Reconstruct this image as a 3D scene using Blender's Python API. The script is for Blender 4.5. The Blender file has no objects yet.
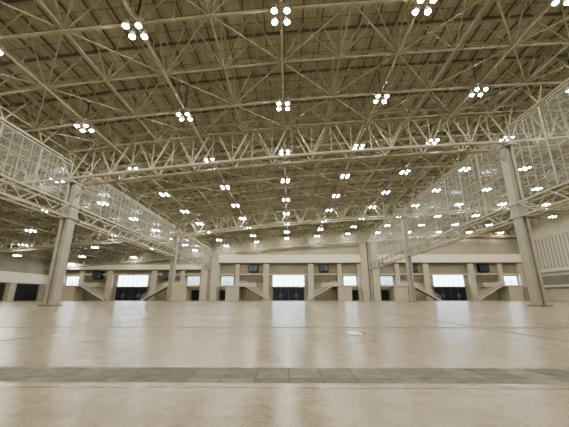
import bpy, math, random
from mathutils import Vector
random.seed(4)
S = bpy.context.scene
COL = S.collection
CAMZ = 0.7
YB, YF = -26.0, 78.6      # rear / far ends
XL, XR = -19.9, 20.6      # column lines
WL, WR = -62.0, 62.0

# ------------------------------------------------------------------ materials
def mat(name, c1, c2=None, scale=3.0, rough=0.6, metal=0.0, bump=0.0, emit=None, estr=0.0, detail=4.0, spec=0.5):
    m = bpy.data.materials.new(name); m.use_nodes = True
    nt = m.node_tree; b = nt.nodes['Principled BSDF']
    b.inputs['Roughness'].default_value = rough
    b.inputs['Metallic'].default_value = metal
    b.inputs['Specular IOR Level'].default_value = spec
    c2 = c2 or tuple(x*0.82 for x in c1)
    tc = nt.nodes.new('ShaderNodeTexCoord')
    n = nt.nodes.new('ShaderNodeTexNoise'); n.inputs['Scale'].default_value = scale; n.inputs['Detail'].default_value = detail
    r = nt.nodes.new('ShaderNodeValToRGB')
    r.color_ramp.elements[0].position = .35; r.color_ramp.elements[1].position = .65
    r.color_ramp.elements[0].color = (*c2, 1); r.color_ramp.elements[1].color = (*c1, 1)
    nt.links.new(tc.outputs['Object'], n.inputs['Vector'])
    nt.links.new(n.outputs['Fac'], r.inputs['Fac'])
    nt.links.new(r.outputs['Color'], b.inputs['Base Color'])
    if emit:
        b.inputs['Emission Color'].default_value = (*emit, 1)
        b.inputs['Emission Strength'].default_value = estr
    return m

M_STEEL = mat('painted_steel_tan', (.36,.34,.245), (.29,.275,.195), 1.5, .5)
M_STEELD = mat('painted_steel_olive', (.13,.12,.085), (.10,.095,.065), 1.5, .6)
M_GIRD = mat('girder_paint', (.35,.33,.24), (.28,.26,.19), 1.5, .5)
M_COLUMN = mat('column_paint', (.30,.285,.23), (.235,.22,.18), .8, .55)
M_NET = mat('pale_frame_paint', (.34,.36,.30), (.28,.30,.25), 1.0, .5)
M_WALL = mat('wall_panel_brown', (.28,.255,.19), (.22,.20,.15), .3, .7)
M_BEIGE = mat('wall_panel_beige', (.47,.435,.335), (.41,.38,.29), .4, .7)
M_CREAM = mat('cream_fascia', (.76,.72,.59), (.70,.66,.54), .4, .6)
M_RAIL = mat('stair_rail_paint', (.58,.55,.46), (.5,.47,.39), .8, .5)
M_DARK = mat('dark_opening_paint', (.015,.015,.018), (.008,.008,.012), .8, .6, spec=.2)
M_SHADE = mat('painted_shade', (.14,.13,.10), (.11,.10,.075), .8, .6)  # dark tone painting in the shade below the fascia and behind the balcony
M_GLASSD = mat('dark_door_glass', (.010,.014,.028), (.008,.010,.02), .8, .4, spec=.2)
M_ALU = mat('aluminium', (.40,.40,.38), (.32,.32,.30), 2, .35, .6)
M_DAY = mat('daylit_glazing', (.85,.9,1), (.8,.86,.95), .5, .4, emit=(.68,.85,1), estr=10.0)
M_DAY2 = mat('dim_daylit_glazing', (.7,.75,.85), (.6,.66,.75), .5, .4, emit=(.70,.85,1), estr=2.2)
M_HOUSE = mat('lamp_housing_paint', (.4,.39,.34), (.3,.29,.25), 3, .4, .4)
M_BULB = mat('lamp_lens', (.9,.9,.9), (.88,.88,.88), 3, .3, emit=(1,.94,.79), estr=390.0)
M_PAPER = mat('white_paper', (1,1,1), (.97,.97,.97), 8, .6)
M_SCREEN = mat('sign_screen', (.03,.045,.06), (.02,.03,.04), .6, .25)

def glass_mat():
    m = bpy.data.materials.new('dusty_clear_panel'); m.use_nodes = True
    nt = m.node_tree; b = nt.nodes['Principled BSDF']; out = nt.nodes['Material Output']
    b.inputs['Base Color'].default_value=(.42,.44,.38,1); b.inputs['Roughness'].default_value=.12
    tr = nt.nodes.new('ShaderNodeBsdfTransparent'); mx = nt.nodes.new('ShaderNodeMixShader')
    tc = nt.nodes.new('ShaderNodeTexCoord'); n = nt.nodes.new('ShaderNodeTexNoise'); n.inputs['Scale'].default_value=.6
    mr = nt.nodes.new('ShaderNodeMapRange'); mr.inputs['To Min'].default_value=.08; mr.inputs['To Max'].default_value=.26
    nt.links.new(tc.outputs['Object'],n.inputs['Vector']); nt.links.new(n.outputs['Fac'],mr.inputs['Value'])
    nt.links.new(mr.outputs['Result'],mx.inputs[0]); nt.links.new(tr.outputs[0],mx.inputs[1]); nt.links.new(b.outputs[0],mx.inputs[2])
    nt.links.new(mx.outputs[0],out.inputs[0]); return m
M_MESH = glass_mat()

def deck_mat():
    m = bpy.data.materials.new('ribbed_roof_deck'); m.use_nodes = True
    nt = m.node_tree; b = nt.nodes['Principled BSDF']; b.inputs['Roughness'].default_value = .6
    tc = nt.nodes.new('ShaderNodeTexCoord')
    w = nt.nodes.new('ShaderNodeTexWave'); w.bands_direction = 'X'; w.inputs['Scale'].default_value = .48; w.wave_profile='TRI'
    w.inputs['Distortion'].default_value = 0
    nt.links.new(tc.outputs['Object'], w.inputs['Vector'])
    br = nt.nodes.new('ShaderNodeTexBrick'); br.inputs['Scale'].default_value = .25
    br.inputs['Color1'].default_value = (.48,.45,.35,1); br.inputs['Color2'].default_value = (.42,.395,.305,1)
    br.inputs['Mortar'].default_value = (.20,.185,.14,1); br.inputs['Mortar Size'].default_value = .01
    nt.links.new(tc.outputs['Object'], br.inputs['Vector'])
    r = nt.nodes.new('ShaderNodeValToRGB'); r.color_ramp.elements[0].color=(.7,.7,.7,1); r.color_ramp.elements[1].color=(1,1,1,1)
    nt.links.new(w.outputs['Fac'], r.inputs['Fac'])
    mx = nt.nodes.new('ShaderNodeMix'); mx.data_type='RGBA'; mx.blend_type='MULTIPLY'; mx.inputs[0].default_value = .6
    nt.links.new(br.outputs['Color'], mx.inputs[6]); nt.links.new(r.outputs['Color'], mx.inputs[7])
    nt.links.new(mx.outputs[2], b.inputs['Base Color'])
    return m
M_DECK = deck_mat()

def floor_mat():
    m = bpy.data.materials.new('polished_concrete'); m.use_nodes = True
    nt = m.node_tree; b = nt.nodes['Principled BSDF']; L = nt.links
    tc = nt.nodes.new('ShaderNodeTexCoord')
    def noise(s, d=5, ro=.6):
        n = nt.nodes.new('ShaderNodeTexNoise'); n.inputs['Scale'].default_value = s; n.inputs['Detail'].default_value = d
        n.inputs['Roughness'].default_value = ro
        L.new(tc.outputs['Object'], n.inputs['Vector']); return n
    def ramp(src,p0,p1,c0,c1):
        r = nt.nodes.new('ShaderNodeValToRGB'); r.color_ramp.elements[0].position=p0; r.color_ramp.elements[1].position=p1
        r.color_ramp.elements[0].color=(*c0,1); r.color_ramp.elements[1].color=(*c1,1); L.new(src, r.inputs['Fac']); return r.outputs['Color']
    def mul(a,bb,f):
        k = nt.nodes.new('ShaderNodeMix'); k.data_type='RGBA'; k.blend_type='MULTIPLY'; k.inputs[0].default_value=f
        L.new(a,k.inputs[6]); L.new(bb,k.inputs[7]); return k.outputs[2]
    n1 = noise(.35,6,.65); n2 = noise(2.6, 9, .75); n3 = noise(70, 3, .7); n4=noise(1.1,6,.6); n5=noise(14,5,.7)
    c = ramp(n1.outputs['Fac'],.38,.62,(.285,.24,.155),(.35,.30,.20))
    c = mul(c, ramp(n2.outputs['Fac'],.40,.58,(.70,.67,.60),(1,1,1)), .9)
    c = mul(c, ramp(n3.outputs['Fac'],.42,.58,(.62,.62,.60),(1,1,1)), .9)
    c = mul(c, ramp(n4.outputs['Fac'],.33,.41,(.62,.58,.5),(1,1,1)), .8)
    c = mul(c, ramp(n5.outputs['Fac'],.36,.47,(.58,.55,.48),(1,1,1)), .7)
    br = nt.nodes.new('ShaderNodeTexBrick'); br.offset=0; br.inputs['Scale'].default_value=1
    br.inputs['Brick Width'].default_value=9.3; br.inputs['Row Height'].default_value=3.25
    br.inputs['Mortar Size'].default_value=.02; br.inputs['Mortar Smooth'].default_value=.3
    br.inputs['Color1'].default_value=(1,1,1,1); br.inputs['Color2'].default_value=(.93,.925,.91,1); br.inputs['Mortar'].default_value=(.35,.32,.28,1)
    mp = nt.nodes.new('ShaderNodeMapping'); mp.inputs['Location'].default_value=(4.65,.55,0)
    L.new(tc.outputs['Object'], mp.inputs['Vector']); L.new(mp.outputs['Vector'], br.inputs['Vector'])
    c = mul(c, br.outputs['Color'], 1)
    L.new(c, b.inputs['Base Color'])
    b.inputs['Roughness'].default_value=.255
    b.inputs['Specular IOR Level'].default_value=.12
    return m
M_FLOOR = floor_mat()

def trench_mat():
    m = bpy.data.materials.new('trench_cover_plates'); m.use_nodes=True
    nt=m.node_tree; b=nt.nodes['Principled BSDF']; b.inputs['Roughness'].default_value=.6; b.inputs['Specular IOR Level'].default_value=.06
    tc=nt.nodes.new('ShaderNodeTexCoord'); br=nt.nodes.new('ShaderNodeTexBrick'); br.offset=0
    br.inputs['Scale'].default_value=1; br.inputs['Brick Width'].default_value=.3; br.inputs['Row Height'].default_value=2
    br.inputs['Mortar Size'].default_value=.006
    br.inputs['Color1'].default_value=(.10,.092,.074,1); br.inputs['Color2'].default_value=(.17,.155,.125,1); br.inputs['Mortar'].default_value=(.065,.058,.045,1)
    n=nt.nodes.new('ShaderNodeTexNoise'); n.inputs['Scale'].default_value=7; n.inputs['Detail'].default_value=8
    mx=nt.nodes.new('ShaderNodeMix'); mx.data_type='RGBA'; mx.blend_type='OVERLAY'; mx.inputs[0].default_value=.9
    mp=nt.nodes.new('ShaderNodeMapping'); mp.inputs['Location'].default_value=(0,1,0)
    nt.links.new(tc.outputs['Object'],mp.inputs['Vector']); nt.links.new(mp.outputs['Vector'],br.inputs['Vector'])
    nt.links.new(tc.outputs['Object'],n.inputs['Vector'])
    nt.links.new(br.outputs['Color'],mx.inputs[6]); nt.links.new(n.outputs['Fac'],mx.inputs[7])
    nt.links.new(mx.outputs[2],b.inputs['Base Color'])
    return m
M_TRENCH = trench_mat()

def curtain_mat():
    m = bpy.data.materials.new('pleated_white_cladding'); m.use_nodes=True
    nt=m.node_tree; b=nt.nodes['Principled BSDF']; b.inputs['Roughness'].default_value=.6
    tc=nt.nodes.new('ShaderNodeTexCoord'); w=nt.nodes.new('ShaderNodeTexWave'); w.bands_direction='Y'
    w.inputs['Scale'].default_value=.32; w.inputs['Distortion'].default_value=0
    r=nt.nodes.new('ShaderNodeValToRGB'); r.color_ramp.elements[0].color=(.17,.155,.125,1); r.color_ramp.elements[1].color=(.42,.40,.34,1)
    nt.links.new(tc.outputs['Object'],w.inputs['Vector']); nt.links.new(w.outputs['Fac'],r.inputs['Fac']); nt.links.new(r.outputs['Color'],b.inputs['Base Color'])
    return m
M_CURT = curtain_mat()

# ------------------------------------------------------------------ geometry
class G:
    def __init__(s): s.v=[]; s.f=[]
    def box(s, x0,x1,y0,y1,z0,z1):
        o=len(s.v)
        s.v += [(x0,y0,z0),(x1,y0,z0),(x1,y1,z0),(x0,y1,z0),(x0,y0,z1),(x1,y0,z1),(x1,y1,z1),(x0,y1,z1)]
        s.f += [tuple(o+i for i in q) for q in ((0,3,2,1),(4,5,6,7),(0,1,5,4),(1,2,6,5),(2,3,7,6),(3,0,4,7))]
        return s
    def beam(s, a, b, r, n=4):
        a=Vector(a); b=Vector(b); d=(b-a)
        if d.length<1e-4: return s
        d.normalize()
        up=Vector((0,0,1)) if abs(d.z)<.95 else Vector((1,0,0))
        u=d.cross(up).normalized(); w=d.cross(u).normalized()
        o=len(s.v)
        for p in (a,b):
            for i in range(n):
                t=2*math.pi*(i+.5)/n
                s.v.append(tuple(p+u*math.cos(t)*r+w*math.sin(t)*r))
        for i in range(n):
            j=(i+1)%n; s.f.append((o+i,o+j,o+n+j,o+n+i))
        s.f.append(tuple(o+i for i in range(n))[::-1]); s.f.append(tuple(o+n+i for i in range(n)))
        return s
    def poly(s, pts, r, n=4):
        for a,b in zip(pts,pts[1:]): s.beam(a,b,r,n)
        return s

def obj(name, g, m, parent=None, base=(0,0,0)):
    me = bpy.data.meshes.new(name)
    bx,by,bz = base
    me.from_pydata([(x-bx,y-by,z-bz) for x,y,z in g.v], [], g.f); me.update()
    me.materials.append(m)
    o = bpy.data.objects.new(name, me); COL.objects.link(o)
    if parent is not None: o.parent = parent
    else: o.location = base
    return o

def thing(name, base, label, cat, group=None):
    e = bpy.data.objects.new(name, None); e.empty_display_size=.3
    e.location = base; COL.objects.link(e)
    e['label']=label; e['category']=cat
    if group: e['group']=group
    return e
def solid(name, g, m, base, label, cat, group=None):
    o=obj(name,g,m,None,base); o['label']=label; o['category']=cat
    if group: o['group']=group
    return o
def structure(name,g,m,label,cat,base=(0,0,0)):
    o=obj(name,g,m,None,base); o['kind']='structure'; o['label']=label; o['category']=cat; return o

PTS=[(-70,6.6),(-62,7.3),(-40,9.6),(-20,11.9),(-15.8,12.65),(-7.9,13.6),(0,14.5),(7.9,15.1),(15.8,15.65),(21,15.9),(40,16.1),(62,15.6),(70,15.2)]
def H(x):
    for (a,za),(b,zb) in zip(PTS,PTS[1:]):
        if a<=x<=b:
            t=(x-a)/(b-a); return CAMZ+.3+za+(zb-za)*t
    return CAMZ+.3+PTS[0][1]

# ------------------------------------------------------------------ shell
structure('floor', G().box(WL-1,WR+1,YB-1,YF+1,-.3,0), M_FLOOR, 'polished beige concrete hall floor with saw-cut joints','floor')
g=G(); xs=[WL-1+i*(WR-WL+2)/126 for i in range(127)]
for x in xs:
    for y in (YB-1,YF+1): g.v.append((x,y,H(x)+3.3))
for x in xs:
    for y in (YB-1,YF+1): g.v.append((x,y,H(x)+3.6))
n=len(xs)
for i in range(n-1):
    a=2*i; g.f.append((a,a+1,a+3,a+2)); b=a+2*n; g.f.append((b,b+2,b+3,b+1))
structure('ceiling', g, M_DECK, 'ribbed tan metal roof deck gently arched','ceiling')

def wall_profile(y0,y1):
    g=G()
    for x in xs:
        for y in (y0,y1):
            g.v.append((x,y,0)); g.v.append((x,y,H(x)+3.3))
    for i in range(n-1):
        a=4*i; b=a+4
        g.f+= [(a,b,b+1,a+1),(a+2,a+3,b+3,b+2)]
    return g
structure('wall_back', wall_profile(YF,YF+.4), M_WALL, 'brown panelled end wall of the hall','wall')
structure('wall_front', wall_profile(YB-.4,YB), M_WALL, 'brown panelled end wall of the hall','wall')
structure('wall_left', G().box(WL-.4,WL,YB,YF,0,H(WL)+3.3), M_WALL, 'brown side wall with beige band','wall')
structure('wall_right', G().box(WR,WR+.4,YB,YF,0,H(WR)+3.3), M_BEIGE, 'beige side wall of the hall','wall')

tn=[0]
def trim(g,m,label):
    tn[0]+=1; return structure('trim_%d'%tn[0], g,m,label,'trim')
trim(G().box(WL,WR,2.85,3.42,-.01,.001), M_TRENCH,'grey steel trench cover strip across the floor')
for y in (7.6,22.6,35.6,48.6):
    trim(G().box(WL,WR,y,y+.3,-.01,.001), M_TRENCH,'narrow grey trench cover strip across the floor')
for x in (-4.75,4.6):
    trim(G().box(x-.07,x+.07,3.42,YF-4,-.01,.0012), M_TRENCH,'thin metal joint strip along the floor')

trim(G().box(WR-.5,WR,YB,YF,7.4,14.6), M_CURT,'beige-grey ribbed upper wall cladding')
trim(G().box(WR-.9,WR,YB,YF,6.5,7.3), M_BEIGE,'beige ledge along side wall')
trim(G().box(WR-.2,WR,YB,YF,3.6,5.6), M_STEELD,'brown recess band on side wall')
trim(G().box(WR-.9,WR,YB,YF,3.0,3.5), M_BEIGE,'beige ledge along side wall')
trim(G().box(WL,WL+.6,YB,YF,3.9,6.2), M_CREAM,'cream fascia band along side wall')
for i in range(9):
    y=YF-6-i*9
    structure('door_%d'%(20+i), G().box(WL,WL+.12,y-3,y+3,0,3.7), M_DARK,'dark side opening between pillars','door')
    trim(G().box(WL,WL+.7,y+3.6,y+5.0,0,3.9), M_BEIGE,'beige side wall pillar')

# ------------------------------------------------------------------ purlins
for i in range(95):
    x=WL+.65+i*1.3
    if x>WR: break
    g=G(); g.box(x-.035,x+.035,YB,YF,H(x)+3.18,H(x)+3.3)
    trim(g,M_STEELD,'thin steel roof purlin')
Ylines=[12.75+3.95*k for k in range(-9,17)]
for y in Ylines:
    pts=[(x,y,H(x)+3.0) for x in [WL+i*4 for i in range(32)]]
    g=G(); g.poly(pts,.1)
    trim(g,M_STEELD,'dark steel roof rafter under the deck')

# ------------------------------------------------------------------ secondary trusses
LX=[-.37+7.8*i for i in range(-7,8)]
LY=[12.75+7.9*k for k in range(-4,9)]
def truss(nodesB,nodesT,rb,rt,rw,base,name,label,group,mt=M_STEEL,verticals=False):
    t=thing(name,base,label,'truss',group)
    obj('bottom_chord',G().poly(nodesB,rb),mt,t,base)
    obj('top_chord',G().poly(nodesT,rt),mt,t,base)
    g=G()
    for i in range(len(nodesB)-1):
        if i%2==0: g.beam(nodesB[i],nodesT[i+1],rw)
        else: g.beam(nodesT[i],nodesB[i+1],rw)
        if verticals: g.beam(nodesB[i],nodesT[i],rw*.8)
    obj('web_lattice',g,mt,t,base)
    return t
for k,y in enumerate(Ylines):
    if y<4: continue
    big = any(abs(y-l)<.1 for l in LY)
    X=[LX[0]-3.9+1.95*i for i in range(61)]
    zb=.4 if big else .5
    B=[(x,y,H(x)+zb) for x in X]; T=[(x,y,H(x)+2.7) for x in X]
    truss(B,T,.09 if big else .065,.07,.055 if big else .046,(0,y,H(0)),'roof_truss','tan steel lattice roof truss across the hall','cross roof trusses',verticals=big)
XS=[LX[0]+3.9*i for i in range(29)]
for i,x in enumerate(XS):
    big=i%2==0
    if not big and not (-48<x<48): continue
    Y=[12.75-11.85+1.975*j for j in range(40)]
    Y=[y for y in Y if y<YF-.5]
    zb=.4 if big else .5
    B=[(x,y,H(x)+zb) for y in Y]; T=[(x,y,H(x)+2.7) for y in Y]
    truss(B,T,.09 if big else .06,.065,.055 if big else .046,(x,Y[0],H(x)),'roof_truss','tan steel lattice roof truss along the hall','lengthwise roof trusses',verticals=big)
for a,b in zip(LX,LX[1:]):
    for c,d in zip(LY,LY[1:]):
        if c<4: continue
        m=(a+b)/2; e=(c+d)/2
        P=lambda x,y,h: (x,y,H(x)+h)
        g=G()
        ring=[P(a,e,.5),P(m,c,.5),P(b,e,.5),P(m,d,.5),P(a,e,.5)]
        g.poly(ring,.05)
        for (x0,x1) in ((a,m),(m,b)):
            for (y0,y1) in ((c,e),(e,d)):
                xm=(x0+x1)/2; ym=(y0+y1)/2
                tp=P(xm,ym,2.75)
                for q in (P(x0,y0,.5),P(x1,y0,.5),P(x0,y1,.5),P(x1,y1,.5)): g.beam(q,tp,.05)
                g.beam(P(xm,y0,2.72),P(xm,y1,2.72),.045)
                g.beam(P(x0,ym,2.72),P(x1,ym,2.72),.045)
        solid('roof_bracing',g,M_STEEL,(m,e,H(m)+.5),'thin steel pyramid bracing rods under the roof deck','brace','roof space frame bays')

# ------------------------------------------------------------------ main girders
def girder_z(x):
    u=(x-.35)/20.25
    arch=.45*max(0,1-u*u)
    zc = CAMZ+12.1+.085*x+arch
    return min(zc, H(x)-.9)
def girder(x0,x1,y):
    N=22; X=[x0+(x1-x0)*i/N for i in range(N+1)]
    base=(x0,y,girder_z(x0))
    t=thing('roof_girder',base,'deep box lattice steel roof girder spanning between columns','girder','main roof girders')
    top=lambda x: min(girder_z(x)+3.8,H(x)+2.8)
    for dy in (-.8,.8):
        B=[(x,y+dy,girder_z(x)) for x in X]; T=[(x,y+dy,top(x)) for x in X]
        obj('bottom_chord',G().poly(B,.16,6),M_GIRD,t,base)
        obj('top_chord',G().poly(T,.12,6),M_GIRD,t,base)
        g=G()
        for i in range(N):
            if (i%2==0): g.beam(B[i],T[i+1],.075)
            else: g.beam(T[i],B[i+1],.075)
            if dy<0: g.beam(B[i],T[i],.045)
        if dy>0:
            for i in range(N+1):
                x=X[i]; z=girder_z(x); zt=top(x)
                g.beam((x,y-.8,z),(x,y+.8,z),.05); g.beam((x,y-.8,zt),(x,y+.8,zt),.04)
                if i<N:
                    x2=X[i+1]; s=.8 if i%2 else -.8
                    g.beam((x,y-s,z),(x2,y+s,girder_z(x2)),.04)
        obj('web_lattice',g,M_GIRD,t,base)
for y in (26,52,77.2):
    girder(XL,XR,y); girder(XR,61.5,y); girder(-61.5,XL,y)

# ------------------------------------------------------------------ columns
def column(x,y,top,label):
    base=(x,y,0); t=thing('steel_column',base,label,'column','hall columns')
    w=.38
    g=G(); g.box(x-w,x-w*.35,y-.42,y+.42,0.12,top); g.box(x+w*.35,x+w,y-.42,y+.42,0.12,top); g.box(x-w*.4,x+w*.4,y-.26,y+.26,.12,top-.2)
    obj('shaft',g,M_COLUMN,t,base)
    obj('base_plate',G().box(x-.6,x+.6,y-.6,y+.6,0,.12),M_STEELD,t,base)
    obj('bracket',G().box(x-.5,x+.5,y-.55,y+.55,7.5,7.9).box(x-.5,x+.5,y-.55,y+.55,8.6,8.9).box(x-.44,x+.44,y-.47,y+.47,7.9,8.6),M_COLUMN,t,base)
    g=G(); g.box(x-.45,x+.45,y-.95,y+.95,top-.22,top)
    for s in (-1,1):
        g.beam((x,y,top-1.8),(x+s*1.7,y,min(top+.1,girder_z(x+s*1.7))),.09,6)
    obj('capital',g,M_COLUMN,t,base)
for y in (0,26,52,77):
    for x in (XL,XR):
        column(x,y,girder_z(x)-.1,'tall boxed beige steel column under the roof girder')

# ------------------------------------------------------------------ partition screens & walkway trusses
def screen(x,y0,y1):
    y0+=.8; y1-=.8
    ztop=girder_z(x)+1.3
    base=(x,y0,8.9)
    N=28; Y=[y0+(y1-y0)*i/N for i in range(N+1)]
    t=thing('partition_screen',base,'grey-green steel grid screen with clear panels, high between columns','screen','high partition screens')
    g=G()
    for i,y in enumerate(Y): g.beam((x,y,8.9),(x,y,ztop),.06 if i%4==0 else .026)
    obj('upright',g,M_NET,t,base)
    g=G(); nr=max(2,int(round((ztop-8.9)/1.0)))
    for j in range(nr+1):
        z=8.9+(ztop-8.9)*j/nr; g.beam((x,y0,z),(x,y1,z),.026 if 0<j<nr else .06)
    obj('rail',g,M_NET,t,base)
    g=G(); g.v=[(x+.07,y0,8.9),(x+.07,y1,8.9),(x+.07,y1,ztop),(x+.07,y0,ztop)]; g.f=[(0,1,2,3)]
    obj('clear_panel',g,M_MESH,t,base)
    base=(x,y0,7.6)
    t=thing('walkway_truss',base,'beige steel lattice truss carrying the partition screen','truss','partition trusses')
    N=16; Y=[y0+(y1-y0)*i/N for i in range(N+1)]
    for dx in (-.45,.45):
        obj('top_chord',G().beam((x+dx,y0,8.7),(x+dx,y1,8.7),.1),M_GIRD,t,base)
        obj('bottom_chord',G().beam((x+dx,y0,7.5),(x+dx,y1,7.5),.1),M_GIRD,t,base)
        g=G()
        for i in range(N):
            a,b=(7.5,8.7) if i%2 else (8.7,7.5)
            g.beam((x+dx,Y[i],a),(x+dx,Y[i+1],b),.05)
        if dx>0:
            for y in Y: g.beam((x-.45,y,7.5),(x+.45,y,7.5),.04)
        obj('web_lattice',g,M_GIRD,t,base)
for y0,y1 in ((0,26),(26,52),(52,77)):
    for x in (XL,XR):
        screen(x,y0,y1)
        N=14; Y=[y0+1+(y1-y0-2)*i/N for i in range(N+1)]; z=girder_z(x)
        truss([(x,y,z+1.55) for y in Y],[(x,y,H(x)+2.6) for y in Y],.1,.09,.06,(x,y0,z),'edge_truss','tan steel lattice truss between column heads','column line trusses',verticals=False)

# ------------------------------------------------------------------ lamps
def bulb_geo(r,n=10):
    g=G()
    for i in range(n):
        t=2*math.pi*i/n; g.v.append((r*math.cos(t),r*math.sin(t),0))
    for i in range(n):
        t=2*math.pi*i/n; g.v.append((r*.7*math.cos(t),r*.7*math.sin(t),-r*.6))
    g.v.append((0,0,-r*.9))
    for i in range(n):
        j=(i+1)%n; g.f.append((i,n+i,n+j,j)); g.f.append((n+i,2*n,n+j))
    return g
def housing_geo(n=10):
    g=G()
    for (r,z) in ((.18,-.02),(.16,.18),(.1,.38),(.09,.55)):
        for i in range(n):
            t=2*math.pi*i/n; g.v.append((r*math.cos(t),r*math.sin(t),z))
    for k in range(3):
        for i in range(n):
            j=(i+1)%n; g.f.append((k*n+i,k*n+j,(k+1)*n+j,(k+1)*n+i))
    g.f.append(tuple(3*n+i for i in range(n)))
    return g
def mesh(name,g,m):
    me=bpy.data.meshes.new(name); me.from_pydata(g.v,[],g.f); me.update(); me.materials.append(m); return me
ME_B=mesh('bulb',bulb_geo(.15),M_BULB); ME_H=mesh('lamp_housing',housing_geo(),M_HOUSE)
SP=.34
g=G()
for s in (-SP,SP):
    g.beam((-.6,s,.45),(.6,s,.45),.03); g.beam((s,-.6,.45),(s,.6,.45),.03)
g.beam((0,0,.45),(0,0,.55),.04); g.beam((-SP,0,.45),(SP,0,.45),.03)
ME_F=mesh('mounting_frame',g,M_HOUSE)
for r,y in enumerate(LY):
    for c,x in enumerate(LX):
        if x<-28 and (r+c)%2: continue
        z=H(x)-.12
        e=thing('ceiling_lamp',(x,y,z),'cluster of four round high-bay lamps hanging from truss','ceiling lamp','high-bay lamp clusters')
        def add(nm,me,l):
            o=bpy.data.objects.new(nm,me); o.location=l; o.parent=e; COL.objects.link(o)
        add('mounting_frame',ME_F,(0,0,0))
        for dx in (-SP,SP):
            for dy in (-SP,SP):
                add('lamp_housing',ME_H,(dx,dy,0)); add('bulb',ME_B,(dx,dy,0))

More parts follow.
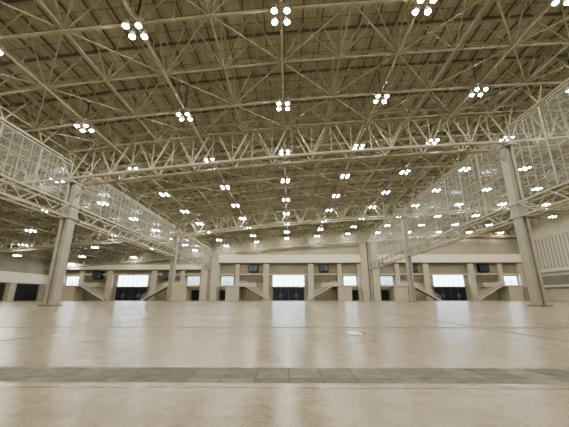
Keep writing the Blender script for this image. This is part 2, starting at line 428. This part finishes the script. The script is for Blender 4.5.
# ------------------------------------------------------------------ far wall bays
wn=[0]; dn=[0]
def window(x0,x1,z0,z1,y,nx,nz,label,gm=None):
    wn[0]+=1
    t=thing('window_%d'%wn[0],((x0+x1)/2,y,z0),label,'window'); t['kind']='structure'
    b=tuple(t.location)
    obj('glazing',G().box(x0,x1,y-.05,y,z0,z1),gm or M_DAY,t,b)
    g=G()
    for i in range(nx+1):
        x=x0+(x1-x0)*i/nx; g.box(x-.05,x+.05,y-.12,y-.05,z0,z1)
    for i in range(nz+1):
        z=z0+(z1-z0)*i/nz; g.box(x0-.05,x1+.05,y-.12,y-.05,z-.05,z+.05)
    obj('window_frame',g,M_ALU,t,b)
def bay(cx,zb,zt,span):
    f=YF
    w=4.0 if cx==0 else 3.8
    trim(G().box(cx-span,cx+span,f-1.6,f,zb,zt),M_CREAM,'cream fascia beam across end wall')
    trim(G().box(cx-span,cx+span,f-1.0,f,zb-.3,zb),M_SHADE,'dark strip with painted-in shade under fascia beam')  # solid strip, the fascia's shade is put in by its dark colour
    trim(G().box(cx-17.6,cx+17.6,f-.8,f,6.2,6.55),M_BEIGE,'beige string course over the windows')
    window(cx-w,cx+w,3.4,6.2,f-.05,6,1,'wide daylit window above the entrance doors')
    trim(G().box(cx-4.4,cx+4.4,f-1.0,f,3.2,3.4),M_WALL,'door lintel under the window')
    dn[0]+=1
    t=thing('door_%d'%dn[0],(cx,f-.3,0),'dark glass entrance doors with metal frame','door'); t['kind']='structure'
    b=tuple(t.location)
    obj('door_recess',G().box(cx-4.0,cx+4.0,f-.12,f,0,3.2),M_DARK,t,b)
    for i in range(4):
        x0=cx-3.9+i*1.95
        obj('door_leaf',G().box(x0+.06,x0+1.89,f-.3,f-.22,.05,3.0),M_GLASSD,t,b)
        obj('handle',G().box(x0+(1.65 if i%2==0 else .2),x0+(1.72 if i%2==0 else .27),f-.4,f-.3,.8,1.5),M_ALU,t,b)
    g=G()
    for i in range(5): x=cx-3.9+i*1.95; g.box(x-.03,x+.03,f-.32,f-.12,0,3.2)
    g.box(cx-4,cx+4,f-.32,f-.12,3.0,3.2)
    obj('door_frame',g,M_STEELD,t,b)
    for s in (-1,1):
        sx=lambda a,b2: sorted((cx+s*a,cx+s*b2))
        for a,b2 in ((5.0,6.4),(12.5,13.5),(17.6,18.6)):
            trim(G().box(*sx(a,b2),f-1.0,f,0,zb-.3),M_BEIGE,'beige end wall pillar')
        trim(G().box(*sx(6.4,12.5),f-.06,f,4.3,5.6),M_SHADE,'flat dark panel painted as recess shade above the stair')  # thin sheet on the wall, recess shade painted by its dark colour
        trim(G().box(*sx(8.2,12.5),f-.9,f,3.3,4.3),M_BEIGE,'beige balcony parapet on end wall')
        trim(G().box(*sx(6.8,12.0),f-.12,f,.0,2.8),M_WALL,'brown panel under the balcony')
        trim(G().box(*sx(10.6,17.4),f-4.2,f-1.0,3.25,3.55),M_BEIGE,'concrete stair landing slab')
        trim(G().box(*sx(12.0,15.2),f-4.0,f-1.0,0,3.25),M_BEIGE,'beige block under stair landing')
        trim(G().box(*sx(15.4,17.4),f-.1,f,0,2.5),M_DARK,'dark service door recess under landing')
        window(*sx(14.1,17.2),3.7,5.9,f-.05,2,1,'small daylit window beside the pillars', M_DAY2 if (s<0)==(cx>=0) else None)
        base=(cx+s*4.6,f-3,0)
        t=thing('staircase',base,'straight beige stair with pale handrails rising to landing','staircase','end wall stairs')
        N=18; g=G()
        for i in range(N):
            x0=cx+s*(4.6+i*6/N); x1=cx+s*(4.6+(i+1)*6/N); z=(i+1)*3.5/N
            g.box(*sorted((x0,x1)),f-4.1,f-2.3,max(0,z-.3),z)
        obj('tread_flight',g,M_WALL,t,base)
        for yy in (f-4.15,f-2.25):
            obj('stringer',G().beam((cx+s*4.5,yy,.1),(cx+s*10.6,yy,3.4),.13),M_RAIL,t,base)
            g=G()
            for h in (.55,1.0):
                g.beam((cx+s*4.5,yy,.1+h),(cx+s*10.6,yy,3.5+h),.04); g.beam((cx+s*10.6,yy,3.5+h),(cx+s*17.4,yy,3.5+h),.03)
            for i in range(13):
                x=4.5+i*.508; z=.1+i*.275; g.beam((cx+s*x,yy,z),(cx+s*x,yy,z+1.0),.025)
            for i in range(1,14): g.beam((cx+s*(10.6+i*.52),yy,3.5),(cx+s*(10.6+i*.52),yy,4.5),.022)
            obj('handrail',g,M_RAIL,t,base)
        zc=zb-1.4
        base=(cx+s*9.0,f-.1,zc-.8)
        t=thing('display_box',base,'dark wall-mounted display box with unlit screens','sign','end wall displays')
        xx=cx+s*9.0
        obj('cabinet',G().box(xx-1.2,xx+1.2,f-1.1,f-.01,zc-.9,zc+1.1),M_DARK,t,base)
        for k in (-.55,.55):
            obj('screen',G().box(xx+k-.45,xx+k+.45,f-1.15,f-1.1,zc-.75,zc+.7),M_SCREEN,t,base)
bay(0,9.3,11.3,18.8); bay(-40,7.6,8.8,18.8); bay(40.6,9.3,11.3,18.8)
for x in (-21.2,21.9,-18.7,19.2):
    trim(G().box(x-.8,x+.8,YF-1.9,YF,0,girder_z(x)),M_BEIGE,'large beige pier at the end wall')

g=G(); g.box(-.12,.12,-.2,.2,0,.008); g.v=[(x+1.31,y+6.5,z+(.0 if z==0 else .008*abs(x)*8)) for x,y,z in g.v]
solid('paper_sheet',g,M_PAPER,(1.31,6.5,0),'white sheet of paper lying on concrete floor','paper')

# ------------------------------------------------------------------ world + camera
w=bpy.data.worlds.new('World'); S.world=w; w.use_nodes=True
w.node_tree.nodes['Background'].inputs[0].default_value=(.6,.7,.9,1); w.node_tree.nodes['Background'].inputs[1].default_value=.4
cd=bpy.data.cameras.new('Camera'); cam=bpy.data.objects.new('Camera',cd); COL.objects.link(cam)
cd.sensor_width=36; cd.lens=300/569*36; cd.clip_end=400
cam.location=(0,0,CAMZ); cam.rotation_euler=(math.radians(90+15.64),0,math.radians(.75))
S.camera=cam
